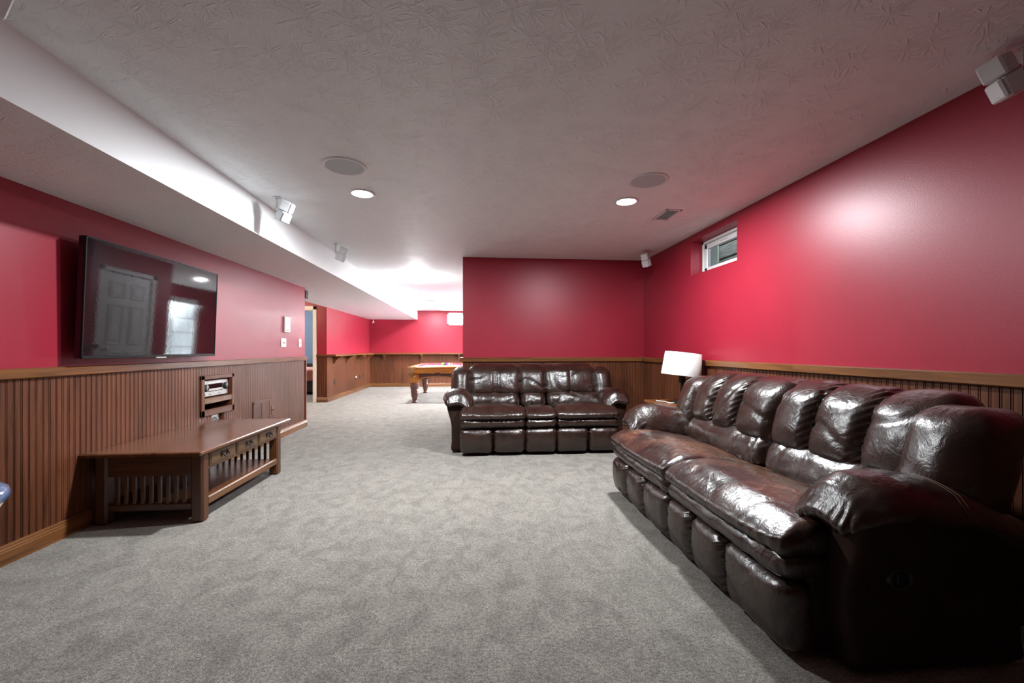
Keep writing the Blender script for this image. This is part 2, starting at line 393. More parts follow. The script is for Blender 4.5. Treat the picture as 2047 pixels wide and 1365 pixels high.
def joined_boards(parent, name, runs):
    mb = MB(); prof = board_profile()
    for (axis, pos, sgn, a, b, z0, z1) in runs:
        for i in range(math.ceil((b-a)/PITCH-.02)):
            t0 = a + i*PITCH
            if axis == 'x':  M = Matrix(((0,sgn,0,pos),(1,0,0,t0),(0,0,1,0),(0,0,0,1)))
            else:            M = Matrix(((1,0,0,t0),(0,sgn,0,pos),(0,0,1,0),(0,0,0,1)))
            mb.prism(prof, 2, z0, z1, 0, M)
    o = mb.build(name, M_WAIN, parent); o['kind'] = 'stuff'; return o
joined_boards(wall_left, 'beadboard', [('x',XL,1,Y0+.02,2.28,BZ0,RB)])
joined_boards(wall_right, 'beadboard', [('x',XR,-1,Y0+.02,1.30,BZ0,RB)])
joined_boards(wall_back, 'beadboard', [('y',YB,-1,-.134,XR+.03,BZ0,RB)])
joined_boards(wall_games_left, 'beadboard', [('x',XFL,1,YD,YF-.01,BZ0,RB)])
joined_boards(bpy.data.objects['wall_far'], 'beadboard', [('y',YF,-1,XFL,2.38,BZ0,RB)])
joined_boards(wall_hall, 'beadboard', [('y',YD,-1,XFL+.0125-6*PITCH,XFL+.0125,BZ0,RB)])

# chair rails, ledges, baseboards
n_trim = [1]
def trim(mb, mat):
    n_trim[0] += 1; return S(mb, 'trim_%d' % n_trim[0], mat)
trim(MB().bbox((XL-.002,Y0,RB), (XL+.038,6.645,RT), .006), M_RAILY)
trim(MB().bbox((XR-.038,Y0,RB), (XR+.002,YB,RT), .006), M_RAILY)
trim(MB().bbox((-.175,YB-.038,RB), (XR-.036,YB+.15,RT), .006), M_RAILX)
trim(MB().bbox((XL-.13,6.60,.10), (XL+.022,6.635,RB), .003), M_WAIN)          # corner strip of the wainscot end
ledge_l = trim(MB().bbox((XFL-.002,YD-.03,1.0), (XFL+.20,YF-.19,RT), .008).bbox((-3.395,YD-.035,1.0), (XFL,YD,RT), .006), M_RAILY)
ledge_f = trim(MB().bbox((XFL,YF-.20,1.0), (2.38,YF+.002,RT), .008), M_RAILX)
def base_prism(mb, axis, pos, sgn, a, b):
    pr = [(0,0),(.016,0),(.016,.068),(.012,.074),(.013,.082),(.007,.088),(.009,.096),(.004,.106),(0,.106)]
    if axis == 'x': mb.prism([(t*sgn+pos, z) for t,z in pr], 1, a, b)
    else: mb.prism([(t*sgn+pos, z) for t,z in pr], 0, a, b)
    return mb
for nm, args, mat in (('left', ('x',XL+.014,1,Y0,6.64), M_RAILY), ('right', ('x',XR-.014,-1,Y0,YB), M_RAILY), ('back', ('y',YB-.014,-1,-.14,XR), M_RAILX),
                 ('games_left', ('x',XFL+.013,1,YD-.013,YF), M_RAILY), ('far', ('y',YF-.013,-1,XFL,2.4), M_RAILX), ('hall', ('y',YD-.013,-1,-3.39,XFL+.026), M_RAILX)):
    S(base_prism(MB(), *args), 'baseboard_'+nm, mat)
# corbels under the bar ledge
def corbel(M):
    pr = [(0,0),(.19,0),(.19,-.03),(.15,-.045),(.10,-.075),(.065,-.12),(.05,-.165),(.02,-.175),(0,-.18)]
    return MB().prism(pr, 1, -.024, .024, 0, M)
for y in (9.99,10.94,11.99,13.05): corbel(T(XFL+.012,y,1.001)).build('bracket', M_RAILY, ledge_l)
for x in (-2.716,-1.578,-.436,.72,1.86): corbel(T(x,YF-.012,1.001) @ R(-PI/2,'Z')).build('bracket', M_RAILX, ledge_f)

# doors and windows
def six_panel_door(name, parent_loc, w, h, rot, label=None):
    mb = MB().bbox((-w/2,-.02,0), (w/2,.02,h), .003)
    d = S(mb, name, M_WHITEP); d.location = parent_loc; d.rotation_euler = (0,0,rot)
    cw = w*.5-.17
    for sx in (-1,1):
        for (z0,z1) in ((.22,.92),(1.02,1.58),(1.68,1.90)):
            xa, xb = (sx*.055, sx*(.055+cw)) if sx > 0 else (sx*(.055+cw), sx*.055)
            f = MB()
            for (a,b) in (((xa,-.03,z0),(xb,-.018,z0+.022)), ((xa,-.03,z1-.022),(xb,-.018,z1)), ((xa,-.03,z0),(xa+.022,-.018,z1)), ((xb-.022,-.03,z0),(xb,-.018,z1))): f.bbox(a, b, .008)
            f.bbox((xa+.05,-.028,z0+.05), (xb-.05,-.018,z1-.05), .008)
            f.build('door_panel', M_WHITEP, d)
    MB().lathe([(.012,0),(.012,.04),(.028,.045),(.03,.06),(.02,.075)], 16, 0, T(w/2-.07,-.02,.95) @ R(PI/2,'X')).build('door_knob', M_CHROME, d)
    return d
six_panel_door('door_1', (.235,6.63,0), .86, 2.02, -PI/2)
c = MB()
for (a,b) in (((.195,6.12,0),(.22,6.19,2.09)), ((.195,7.07,0),(.22,7.14,2.09)), ((.195,6.12,2.03),(.22,7.14,2.09))): c.bbox(a, b, .004)
trim(c, M_WHITEP)
# bedroom doorway casing (cream)
c = MB()
for (a,b) in (((DX1-.006,YD-.02,0),(DX1+.063,YD,DZ+.072)), ((DX0-.063,YD-.02,0),(DX0+.006,YD,DZ+.072)), ((DX0-.063,YD-.02,DZ-.004),(DX1+.063,YD,DZ+.072)),
              ((DX1-.02,YD-.005,0),(DX1+.002,YD+.13,DZ)), ((DX0-.002,YD-.005,0),(DX0+.02,YD+.13,DZ)), ((DX0,YD-.005,DZ-.02),(DX1,YD+.13,DZ+.002))): c.bbox(a, b, .004)
trim(c, M_CREAM)
def glazed_door(name, M, w, h):
    d = S(MB().box((-w/2,-.03,0),(w/2,.03,.05),0,M).box((-w/2,-.03,h-.06),(w/2,.03,h),0,M).box((-w/2,-.03,0),(-w/2+.06,.03,h),0,M).box((w/2-.06,-.03,0),(w/2,.03,h),0,M), name, M_VINYLW)
    for k in (-1,1):
        x0, x1 = (-w/2+.06, .03) if k < 0 else (-.03, w/2-.06)
        y = .012*k
        f = MB()
        for (a,b) in (((x0,y-.015,.05),(x0+.07,y+.015,h-.06)), ((x1-.07,y-.015,.05),(x1,y+.015,h-.06)), ((x0,y-.015,.05),(x1,y+.015,.14)), ((x0,y-.015,h-.14),(x1,y+.015,h-.06))): f.bbox(a, b, .003, 0, M)
        f.build('sash', M_VINYLW, d)
        MB().box((x0+.07,y-.004,.14), (x1-.07,y+.004,h-.14), 0, M).build('pane', M_GLASS, d)
        mu = MB()
        for i in (1,2): mu.box((x0+.07+(x1-x0-.14)*i/3-.008,y-.008,.14), (x0+.07+(x1-x0-.14)*i/3+.008,y+.008,h-.14), 0, M)
        for i in range(1,5): mu.box((x0+.07,y-.008,.14+(h-.28)*i/5-.008), (x1-.07,y+.008,.14+(h-.28)*i/5+.008), 0, M)
        mu.build('muntin_grid', M_VINYLW, d)
    MB().bbox((-.055,-.07,.9), (-.035,-.03,1.15), .006, 0, M).build('door_handle', M_CHROME, d)
    return d
glazed_door('door_2', T(2.46,(PD[0]+PD[1])/2,0) @ R(PI/2,'Z'), PD[1]-PD[0], PD[3])
def hopper(name, y0, y1, z0, z1, x):
    w = S(MB().bbox((x,y0,z0),(x+.06,y0+.032,z1),.003).bbox((x,y1-.032,z0),(x+.06,y1,z1),.003).bbox((x,y0,z0),(x+.06,y1,z0+.03),.003).bbox((x,y0,z1-.028),(x+.06,y1,z1),.003), name, M_VINYLW)
    a, b, c0, c1 = y0+.036, y1-.036, z0+.034, z1-.033
    MB().bbox((x+.01,a,c0),(x+.05,a+.045,c1),.005).bbox((x+.01,b-.045,c0),(x+.05,b,c1),.005).bbox((x+.01,a,c0),(x+.05,b,c0+.04),.005).bbox((x+.01,a,c1-.052),(x+.05,b,c1),.005).build('sash', M_VINYLW, w)
    MB().box((x+.026,a+.045,c0+.04),(x+.032,b-.045,c1-.052)).build('pane', M_GLASS, w)
    MB().bbox((x-.006,(a+b)/2-.06,c1-.03),(x+.012,(a+b)/2+.06,c1-.016),.004).build('latch', M_VINYLW, w)
    return w
for i, (y0,y1,z0,z1) in enumerate(HW): hopper('window_%d' % (i+1), y0+.002, y1-.002, z0+.002, z1-.002, XR+.125)
for i, (x0,x1,z0,z1) in enumerate((FW,)):
    c = MB()
    for (a,b) in (((x0,YF-.012,z0),(x0+.05,YF+.05,z1)), ((x1-.05,YF-.012,z0),(x1,YF+.05,z1)), ((x0,YF-.012,z0),(x1,YF+.05,z0+.05)), ((x0,YF-.012,z1-.06),(x1,YF+.05,z1))): c.bbox(a, b, .003)
    w3 = S(c, 'window_%d' % (i+2), M_VINYLW)
    MB().box((x0+.05,YF+.02,z0+.05),(x1-.05,YF+.026,z1-.06)).build('pane', M_GLASS, w3)
# timber-lined window well outside the hopper window
def well_mat():
    m, nt, b = new_mat('weathered_grey_timber')
    n = nd(nt, 'ShaderNodeTexNoise', i_Scale=1.0, i_Detail=6.0, i_Roughness=.7); L(nt, world_coords(nt, (9,5,34)), n.inputs['Vector'])
    L(nt, ramp(nt, n.outputs[0], [(.3,(.10,.095,.085)),(.7,(.27,.26,.235))]), b.inputs['Base Color']); b.inputs['Roughness'].default_value = .9
    bump(nt, n.outputs[0], b, .5, .02); return m
M_TIMBER = well_mat(); M_POST = plain('pale_green_grey_post', (.36,.40,.30), .8)
for (y0,y1,z0,z1), nm in zip(HW, ('beyond the hopper window above the lamp',)):
    t = thing('window_well', 'grey weathered timber window well '+nm, 'window well', (3.0,(y0+y1)/2,1.72))
    for k in range(6):
        MB().bbox((0,-.6,k*.175), (.12,1.9,k*.175+.166), .012).build('timber', M_TIMBER, t)
    MB().bbox((-.06,1.0,0), (.0,1.19,1.05), .01).build('post', M_POST, t)
    MB().box((-.38,-.6,-.08), (.12,1.9,0)).build('gravel_bed', M_TIMBER, t)
# ================================================================ SEATING
def sstep(a, b, x):
    t = max(0., min(1., (x-a)/(b-a))); return t*t*(3-2*t)
def interp(pts, x):
    if x <= pts[0][0]: return pts[0][1]
    for (x0,y0),(x1,y1) in zip(pts, pts[1:]):
        if x <= x1:
            t = (x-x0)/(x1-x0); t = t*t*(3-2*t)*.5 + t*.5; return y0+(y1-y0)*t
    return pts[-1][1]
def puff(name, mat, parent, lo, hi, r, n=(20,14,10), bulge=(0,0,0), fn=None, wr=.004, wf=9., seed=0, pleat=None):
    """stuffed cushion: rounded box lo..hi, bulged, wrinkled, pleated at its seams, then bent by fn"""
    h = [(hi[i]-lo[i])/2 for i in range(3)]; m = [(hi[i]+lo[i])/2 for i in range(3)]
    r = min(r, min(h)*.98); inn = [h[i]-r for i in range(3)]
    vid = {}; vs = []; fs = []
    def par(i, k):  # denser rows near the edges
        t = -1+2*i/n[k]; return math.copysign(1-(1-abs(t))**1.35, t)
    def vert(i, j, k):
        key = (i,j,k)
        if key in vid: return vid[key]
        u = (par(i,0), par(j,1), par(k,2)); p = [u[a]*h[a] for a in range(3)]
        q = [max(-inn[a], min(inn[a], p[a])) for a in range(3)]
        d = Vector([p[a]-q[a] for a in range(3)]); ln = d.length
        nrm = d.normalized() if ln > 1e-9 else Vector((0,0,1))
        P = Vector(q) + nrm*r
        w = [min(1, abs(P[a])/h[a]) for a in range(3)]; e = [1-w[a]**2 for a in range(3)]
        P += Vector((nrm.x*bulge[0]*e[1]*e[2], nrm.y*bulge[1]*e[0]*e[2], nrm.z*bulge[2]*e[0]*e[1]))
        s = Vector((P.x+seed*3.1, P.y+seed*1.7, P.z-seed*2.3))
        dd = wr*(noise.noise(s*wf) + .5*noise.noise(s*wf*2.3))
        cr = noise.noise(Vector((s.x*wf*.55, s.y*wf*.55, s.z*wf*.55+9))); dd -= wr*1.5*max(0, 1-abs(cr)*9)     # soft creases
        if pleat:
            for (ax, pos, along, lam, amp, wd, slant) in pleat:
                dist = abs(P[ax]-pos)
                if dist < wd*4:
                    ph = (P[along]+slant*dist)/lam*2*PI + 2.2*noise.noise(s*5)
                    dd += amp*math.exp(-dist/wd)*(math.sin(ph)-.45)
        P += nrm*dd
        P = (P.x+m[0], P.y+m[1], P.z+m[2])
        if fn: P = fn(*P)
        vid[key] = len(vs); vs.append(P); return vid[key]
    a, b, c = n
    for i in range(a):
        for j in range(b):
            fs.append((vert(i,j,0),vert(i,j+1,0),vert(i+1,j+1,0),vert(i+1,j,0))); fs.append((vert(i,j,c),vert(i+1,j,c),vert(i+1,j+1,c),vert(i,j+1,c)))
        for k in range(c):
            fs.append((vert(i,0,k),vert(i+1,0,k),vert(i+1,0,k+1),vert(i,0,k+1))); fs.append((vert(i,b,k),vert(i,b,k+1),vert(i+1,b,k+1),vert(i+1,b,k)))
    for j in range(b):
        for k in range(c):
            fs.append((vert(0,j,k),vert(0,j,k+1),vert(0,j+1,k+1),vert(0,j+1,k))); fs.append((vert(a,j,k),vert(a,j+1,k),vert(a,j+1,k+1),vert(a,j,k+1)))
    me = bpy.data.meshes.new(name); me.from_pydata(vs, [], fs); me.polygons.foreach_set('use_smooth', [True]*len(fs))
    return link(name, me, mat, parent)

PADTOP = [(.10,.625),(.16,.668),(.24,.694),(.34,.70),(.58,.655),(.78,.565),(.90,.48)]
def recliner(t, W, units, backs, lumbars, wing, fine, mats, handle=False):
    """x across (left to right seen from the front), y depth from the front, z up.
    units: [x0, x1, [front panel bounds], kind]; backs: [x0, x1, pleats?]"""
    lea, leaw, lead = mats; q = fine; sd = 1
    xs, xe = units[0][0], units[-1][1]
    # frame under the seats and behind the cushions
    MB().bbox((xs+.02,.10,.03), (xe-.02,.86,.36), .02).build('seat_base', lead, t)
    def lean(x, y, z): return (x, y + max(0, z-.30)*.22, z)
    puff('back_shell', lead, t, (-W/2+.05,.66,.05), (W/2-.05,.85,.88), .06, (12,6,12), (0,.02,0), lean, .002)
    for (x0, x1, pan, kind) in units:
        sd += 1
        # front panels of the footrest
        for i, (a, b) in enumerate(zip(pan, pan[1:])):
            sd += 1; pl = []
            if kind == 'seat':
                if i > 0: pl.append((0, -(b-a)/2, 2, .036, .0080, .038, .5))
                if i < len(pan)-2: pl.append((0, (b-a)/2, 2, .036, .0080, .038, .5))
            puff('footrest_panel', lea, t, (a,-.01,.022), (b,.13,.30), .055, (int(18*q),8,int(20*q)), (.004,.022,.0), lambda x,y,z: (x, y+.02*sstep(.2,0,z), z), .0035, 8, sd, pl)
        # roll between footrest and cushion, then the cushion itself
        sd += 1
        puff('seat_roll', lea, t, (x0,-.012,.295), (x1,.22,.408), .052, (int(34*q),10,10), (.0,.016,.0), None, .004, 10, sd, [(0,(x1-x0)/2,1,.03,.003,.05,.6)])
        sd += 1
        def seatfn(x, y, z, a=x0, b=x1):
            f = sstep(.13,-.04,y); z = .445+(z-.445)*(1-.36*f); return (x, y, z - .020*f - .055*sstep(.2,.62,y))
        if kind == 'seat':
            puff('seat_cushion', leaw, t, (x0-.006,-.030,.388), (x1+.006,.64,.520), .050, (int(40*q),int(36*q),8), (.0,.018,.022), seatfn, .0040, 7, sd,
                 [(1,-.335,0,.05,.0030,.10,.25)])
        else:
            puff('console_cushion', lea, t, (x0,-.022,.395), (x1,.64,.505), .050, (int(18*q),24,8), (.0,.014,.018), seatfn, .004, 8, sd, [(1,-.33,0,.035,.003,.04,.4)])
    # lumbar cushions
    for (x0, x1) in lumbars:
        sd += 1
        puff('lumbar_cushion', lea, t, (x0,.51,.43), (x1,.77,.645), .085, (int(40*q),12,14), (0,.025,.012), lambda x,y,z: (x, y+(z-.43)*.30, z), .0065, 8, sd,
             [(0,-(x1-x0)/2,2,.045,.004,.05,.8),(0,(x1-x0)/2,2,.045,.004,.05,.8)])
    # upper back cushions, each with gathered seams
    def backfn(x, y, z):
        return (x, y + (z-.58)*.30 + .5*max(0,z-.84)**1.5, z)
    for (x0, x1, pl) in backs:
        sd += 1; hw = (x1-x0)/2+.004; ps = []
        if 'l' in pl: ps.append((0,-hw,2,.040,.0070,.035,.9))
        if 'r' in pl: ps.append((0, hw,2,.040,.0070,.035,.9))
        if 'm' in pl: ps.append((0, .0,2,.036,.0075,.040,1.0))
        def f2(x, y, z, c=(x0+x1)/2, m='m' in pl):
            if m: y += .030*math.exp(-((x-c)/.022)**2)*sstep(.95,.85,z)      # gathered seam down the middle
            return backfn(x, y, z)
        puff('back_cushion', lea, t, (x0-.028,.575,.575), (x1+.028,.82,.960), .095, (int((36 if 'm' in pl else 26)*q),12,int(30*q)), (.0,.045,.020), f2, .0065, 6, sd, ps)
    for sx in (-1, 1):
        x0, x1 = sorted((sx*wing[0], sx*wing[1])); sd += 1
        puff('back_wing', lea, t, (x0,.545,.50), (x1,.82,.932), .085, (int(16*q),12,int(26*q)), (.02,.03,.0), backfn, .003, 5, sd)
        # arm: body, stuffed pad, seams
        ox = sx*W/2
        def armfn(x, y, z, s=sx):
            o = sstep(W/2-.17,W/2-.01,s*x)
            top = interp(PADTOP, y)-.095; k = .02 + (z-.02)*(top-.02)/.56
            return (x + s*o*(.055*sstep(.28,.56,k) + .012*sstep(.12,0,k)), y + .02*sstep(.25,.05,k)*sstep(.5,.17,y), k)
        lo, hi = sorted((ox, ox-sx*.235))
        puff('arm', lead, t, (lo,.165,.02), (hi,.87,.58), .032, (10,int(20*q),int(18*q)), (.0,.0,.0), armfn, .0015, 4, sd)
        def padfn(x, y, z, c=sx*(W/2-.075), s=sx):
            u = (x-c)/.185; inner = -s*u > 0; f = sstep(.28,.10,y)
            zz = z*(.82-(.10 if inner else .25)*u*u) + interp(PADTOP, y) - .06 - (.125 if inner else .042)*abs(u)**2.0*sstep(.95,.5,y)
            return (c + (x-c)*(1-.20*f), y + .02*f*(1-u*u), zz - .010*f*abs(u))
        lo, hi = sorted((sx*(W/2+.10), sx*(W/2-.27))); sd += 1
        puff('arm_pad', lea, t, (lo,.105,-.07), (hi,.90,.07), .068, (int(24*q),int(44*q),10), (.0,.02,.022), padfn, .0028, 8, sd,
             [(1,-.39,0,.034,.0065,.045,.35)])
        st = MB()
        for dy in (.515,.525,.535):
            pts = []
            for i in range(15):
                u = -1+2*i/14; x = sx*(W/2-.075)+u*.180
                pts.append((x, dy, interp(PADTOP, dy) + .0175*(1-u*u) - (.125*sstep(.95,.5,dy) if -sx*u > 0 else .042)*abs(u)**2.0 - (.004+.055*max(0,abs(u)-.72)**1.2*3) + .004))
            if dy != .525: st.tube(pts, .0014, 5)
        st.build('stitching', M_STITCH, t)
        seam = [(.27,.60),(.325,.545),(.315,.50),(.275,.43),(.25,.33),(.245,.22),(.255,.12),(.24,.05)]
        def outx(y, z): return sx*(W/2 + .055*sstep(.28,.56,z) + .012*sstep(.12,0,z) - .0005)
        dense = [(interp([(i,p[0]) for i,p in enumerate(seam)], i/4), interp([(i,p[1]) for i,p in enumerate(seam)], i/4)) for i in range(4,29)]
        MB().tube([(outx(y,z), y, z) for y,z in dense], .0022, 5).tube([(outx(.62-.06*sstep(.3,.0,z),z), .62-.07*sstep(.3,.0,z), z) for z in [.05+.41*i/12 for i in range(13)]], .0022, 5).build('piping', lead, t)
    if handle:
        M = T(W/2+.004,.36,.35) @ R(PI/2,'Y')
        hd = MB().lathe([(.030,-.004),(.030,.008),(.034,.013),(.040,.013),(.046,.006),(.046,-.004)], 28, 0, M @ Matrix.Diagonal((.92,1.12,1,1)), cap=False).lathe([(.0,.001),(.031,.001)], 28, 0, M @ Matrix.Diagonal((.92,1.12,1,1)), cap=False).build('recline_handle', M_BLACK, t)
        MB().bbox((-.020,-.016,.002), (.022,.016,.012), .005, 0, M).build('lever', M_BLACKM, hd)

MATS = (M_LEA, M_LEAW, M_LEAD)
sofa = thing('reclining_sofa', 'long brown leather reclining sofa with worn cracked seats along the right red wall', 'sofa', (1.125,2.40,0), -PI/2)
recliner(sofa, 2.07, [(-.945,.018,[-.945,-.64,-.335,.015],'seat'), (.018,.965,[.015,.28,.57,.962],'seat')],
         [(-.825,-.56,'r'),(-.565,-.28,'lr'),(-.285,.055,'l'),(.055,.34,'r'),(.335,.63,'lr'),(.625,.905,'l')],
         [(-.84,.06),(.06,.90)], (1.06,.80), 1.35, MATS, True)
love = thing('reclining_loveseat', 'brown leather reclining loveseat with centre console against the back red wall', 'sofa', (.735,4.565,0), 0)
recliner(love, 1.95, [(-.875,-.172,[-.875,-.52,-.172],'seat'), (-.172,.175,[-.172,.175],'console'), (.175,.875,[.175,.53,.875],'seat')],
         [(-.775,-.165,'m'),(-.165,.155,''),(.155,.785,'m')],
         [(-.80,-.16),(-.16,.155),(.155,.80)], (.985,.765), 1.0, (M_LEA, M_LEA, M_LEAD))
# ================================================================ COFFEE TABLE
t = thing('coffee_table', 'long mission style oak table with three drawers and slatted ends under the television', 'table', (-2.125,3.0,0))
tl, tr, tf = -.335, .335, 1.16            # leg outer x, leg outer far y
MB().bbox((-.372,-.065,.455), (.362,1.305,.483), .007).build('table_top', M_TABY, t)
for x0 in (tl, tr-.078):
    for y0 in (0, tf-.075): MB().bbox((x0,y0,0), (x0+.078,y0+.075,.456), .012).build('leg', M_TABZ, t)
for y0 in (.012, tf-.045):
    MB().bbox((tl+.075,y0,.312), (tr-.075,y0+.03,.456), .004).build('end_apron', M_TABX, t)
    MB().bbox((tl+.075,y0,.082), (tr-.075,y0+.035,.128), .006).build('end_rail', M_TABX, t)
    for k in range(9):
        x = tl+.128+k*.0515
        MB().bbox((x-.011,y0+.008,.126), (x+.011,y0+.024,.314), .003).build('slat', M_TABZ, t)
MB().bbox((tl+.01,.07,.312), (tl+.03,tf-.07,.456), .003).build('back_apron', M_TABY, t)
MB().bbox((tl+.03,.03,.118), (tr-.022,tf-.03,.136), .003).build('shelf', M_TABY, t)
MB().bbox((tr-.034,.07,.095), (tr-.004,tf-.07,.150), .008).build('shelf_rail', M_RAILY, t)
MB().bbox((tr-.03,.07,.335), (tr-.012,tf-.07,.456), .003).build('drawer_rail', M_DRAW, t)
dw = (tf-.15-.04)/3
for k in range(3):
    y0 = .085+k*(dw+.01)
    d = MB().bbox((tr-.20,y0,.352), (tr-.004,y0+dw-.008,.448), .003).bbox((tr-.006,y0+.012,.362), (tr,y0+dw-.020,.438), .003).build('drawer', M_DRAW, t)
    yc = y0+dw/2
    h = MB().bbox((tr-.002,yc-.045,.388), (tr+.004,yc-.022,.425), .002).bbox((tr-.002,yc+.022,.388), (tr+.004,yc+.045,.425), .002).bbox((tr-.002,yc-.03,.412), (tr+.004,yc+.03,.422), .002)
    h.tube([(tr+.004,yc-.034,.408),(tr+.018,yc-.034,.402),(tr+.022,yc-.024,.386),(tr+.022,yc+.024,.386),(tr+.018,yc+.034,.402),(tr+.004,yc+.034,.408)], .0045, 6)
    h.build('bail_pull', M_BLACKM, d)
# ================================================================ TELEVISION
t = thing('television', 'large black flat television tilted on the left red wall above the wainscot', 'television', (-2.425,3.535,1.092), 0)
Mt = R(math.radians(2.2),'Y'); tw, tht = .682, .765
MB().bbox((-.030,-tw,0), (.012,tw,tht), .006, 0, Mt).build('cabinet', M_BLACK, t)
MB().box((.0122,-tw+.012,.020), (.0140,tw-.012,tht-.012), 0, Mt).build('screen', M_SCREEN, t)
f = MB()
for a,b in (((.010,-tw,0),(.018,tw,.016)), ((.010,-tw,tht-.009),(.018,tw,tht)), ((.010,-tw,0),(.018,-tw+.010,tht)), ((.010,tw-.010,0),(.018,tw,tht))): f.bbox(a,b,.002,0,Mt)
f.build('bezel', M_BLACKM, t)
MB().bbox((.004,-.06,-.008), (.020,.05,.004), .003, 0, Mt).build('logo_bar', M_SILVER, t)
MB().bbox((-.085,-.35,.20), (-.068,.35,.55), .003).bbox((-.07,-.20,.25), (-.025,-.16,.60), .004).bbox((-.07,.16,.25), (-.025,.20,.60), .004).build('wall_mount', M_BLACKM, t)
# ================================================================ BUILT-IN AUDIO SHELF, DEVICES, PLATES ON THE LEFT WALL
t = thing('audio_shelf', 'reddish wooden built-in shelf framed into the wainscot below the television', 'shelf', (XL,4.4,.70))
xf = .016
c = MB()
for a,b in (((-.005,-.255,.165),(xf+.012,.280,.205)), ((-.005,-.255,-.178),(xf+.012,-.206,.205)), ((-.005,.242,-.178),(xf+.012,.280,.205)), ((-.005,-.255,-.178),(xf+.012,.280,-.118))): c.bbox(a, b, .004)
c.build('face_frame', M_WAIN, t)
MB().bbox((-.36,-.208,-.064), (xf+.010,.243,-.010), .004).build('shelf_board', M_RAILY, t)
MB().box((-.38,-.215,-.175),(-.365,.25,.175)).box((-.38,-.2095,-.175),(-.001,-.204,.175)).box((-.38,.240,-.175),(-.001,.2445,.175)).box((-.38,-.2095,.164),(-.001,.2445,.1695)).box((-.38,-.2095,-.1695),(-.001,.2445,-.164)).build('recess_lining', M_WAIN, t)
MB().box((-.30,-.09,-.335),(-.29,.13,-.172)).box((-.30,-.0795,-.3295),(-.001,-.076,-.172)).box((-.30,.116,-.3295),(-.001,.1195,-.172)).box((-.30,-.0795,-.3295),(-.001,.1195,-.3285)).build('lower_recess', M_WAIN, t)
r = thing('stereo_receiver', 'silver stereo receiver with two black knobs on the built-in wall shelf', 'receiver', (XL-.015,4.417,.6925))
MB().bbox((-.30,-.212,0.006), (0,.208,.162), .004).build('case', M_BLACK, r)
fp = MB().bbox((0,-.214,.008), (.008,.210,.160), .003).build('front_panel', M_SILVER, r)
MB().bbox((.007,-.125,.080), (.010,.115,.125), .001).build('display', M_SCREEN, fp)
for y in (-.165,.155):
    MB().lathe([(.034,0),(.034,.016),(.030,.022),(.0,.022)], 24, 0, T(.008,y,.092) @ R(PI/2,'Y')).build('knob', M_BLACK, fp)
for k in range(12):
    y = -.115+(k%6)*.020+(0 if k<6 else .115); 
    MB().bbox((.008,y,.052), (.011,y+.011,.060), .001).build('button', M_BLACK, fp)
for y in (-.10,-.08,.05,.075,-.165): MB().lathe([(.004,0),(.004,.003)], 8, 0, T(.008,y,.028) @ R(PI/2,'Y')).build('jack', M_BLACK, fp)
MB().bbox((.008,-.115,.135), (.009,.07,.140), .0005).build('silkscreen_strip', M_PLATE, fp)
for y in (-.17,.16): MB().lathe([(.014,0),(.014,.010)], 12, 0, T(-.03,y,-.002)).build('foot', M_BLACK, r)
r = thing('wall_speaker', 'small silver speaker box in the lower recess behind the coffee table', 'speaker', (XL-.02,4.415,.371))
MB().bbox((-.16,-.070,0), (0,.088,.150), .004).build('cabinet', M_SILVER, r)
MB().lathe([(.045,0),(.042,.006),(.012,-.004),(.0,.001)], 24, 0, T(.001,.004,.070) @ R(PI/2,'Y'), cap=False).build('cone', M_BLACK, r)
g = thing('return_air_grille', 'wood-toned louvred air grille low on the left wainscot', 'vent', (XL+.0125,5.29,.43))
c = MB()
for a,b in (((0,-.21,.09),(.010,.21,.118)), ((0,-.21,-.17),(.010,.21,-.145)), ((0,-.21,-.17),(.010,-.18,.118)), ((0,.18,-.17),(.010,.21,.118)), ((0,-.012,-.15),(.009,.012,.1))): c.bbox(a,b,.003)
c.build('frame', M_WAIN, g)
MB().box((.0005,-.19,-.15),(.001,.19,.10)).build('backing', M_WAIN, g)
for k in range(17):
    z = -.140+k*.0142
    MB().box((.001,-.182,z), (.008,.182,z+.0062), 0).build('louvre', M_WAIN, g)
def plate(name, label, cat, y, z, w, h, n, mat, x=XL, sx=1, dark=False, group=None):
    p = thing(name, label, cat, (x,y,z), 0 if sx > 0 else PI, group)
    MB().bbox((0,-w/2,-h/2), (.007,w/2,h/2), .003).build('cover_plate', mat, p)
    for i in range(n):
        yc = (i-(n-1)/2)*.046*(1 if n > 1 else 1)
        MB().bbox((.006,yc-.006,-.012), (.016,yc+.006,.010), .002).build('toggle' if not dark else 'socket', mat if not dark else M_BLACK, p)
    return p
p = thing('wall_intercom', 'white intercom panel with speaker slots on the left red wall above the switches', 'intercom', (XL,5.98,1.485))
MB().bbox((0,-.085,-.105), (.022,.085,.105), .004).build('case', M_PLATE, p)
for k in range(7): MB().box((.0221,-.055,-.02+k*.015), (.0228,.055,-.013+k*.015)).build('speaker_slot', M_GRILLE, p)
for y in (-.03,.0,.03): MB().lathe([(.008,0),(.007,.005)], 10, 0, T(.022,y,-.075) @ R(PI/2,'Y')).build('button', M_GRILLE, p)
plate('light_switch', 'ivory double light switch below the white intercom', 'switch', 5.895, 1.24, .155, .115, 2, M_PLATE)
plate('light_switch', 'ivory single light switch at the end of the left wall', 'switch', 6.43, 1.245, .09, .12, 1, M_PLATE)
plate('wall_outlet', 'wood-toned outlet beside the louvred air grille', 'outlet', 5.555, .40, .075, .12, 2, M_WAIN, XL+.0125)
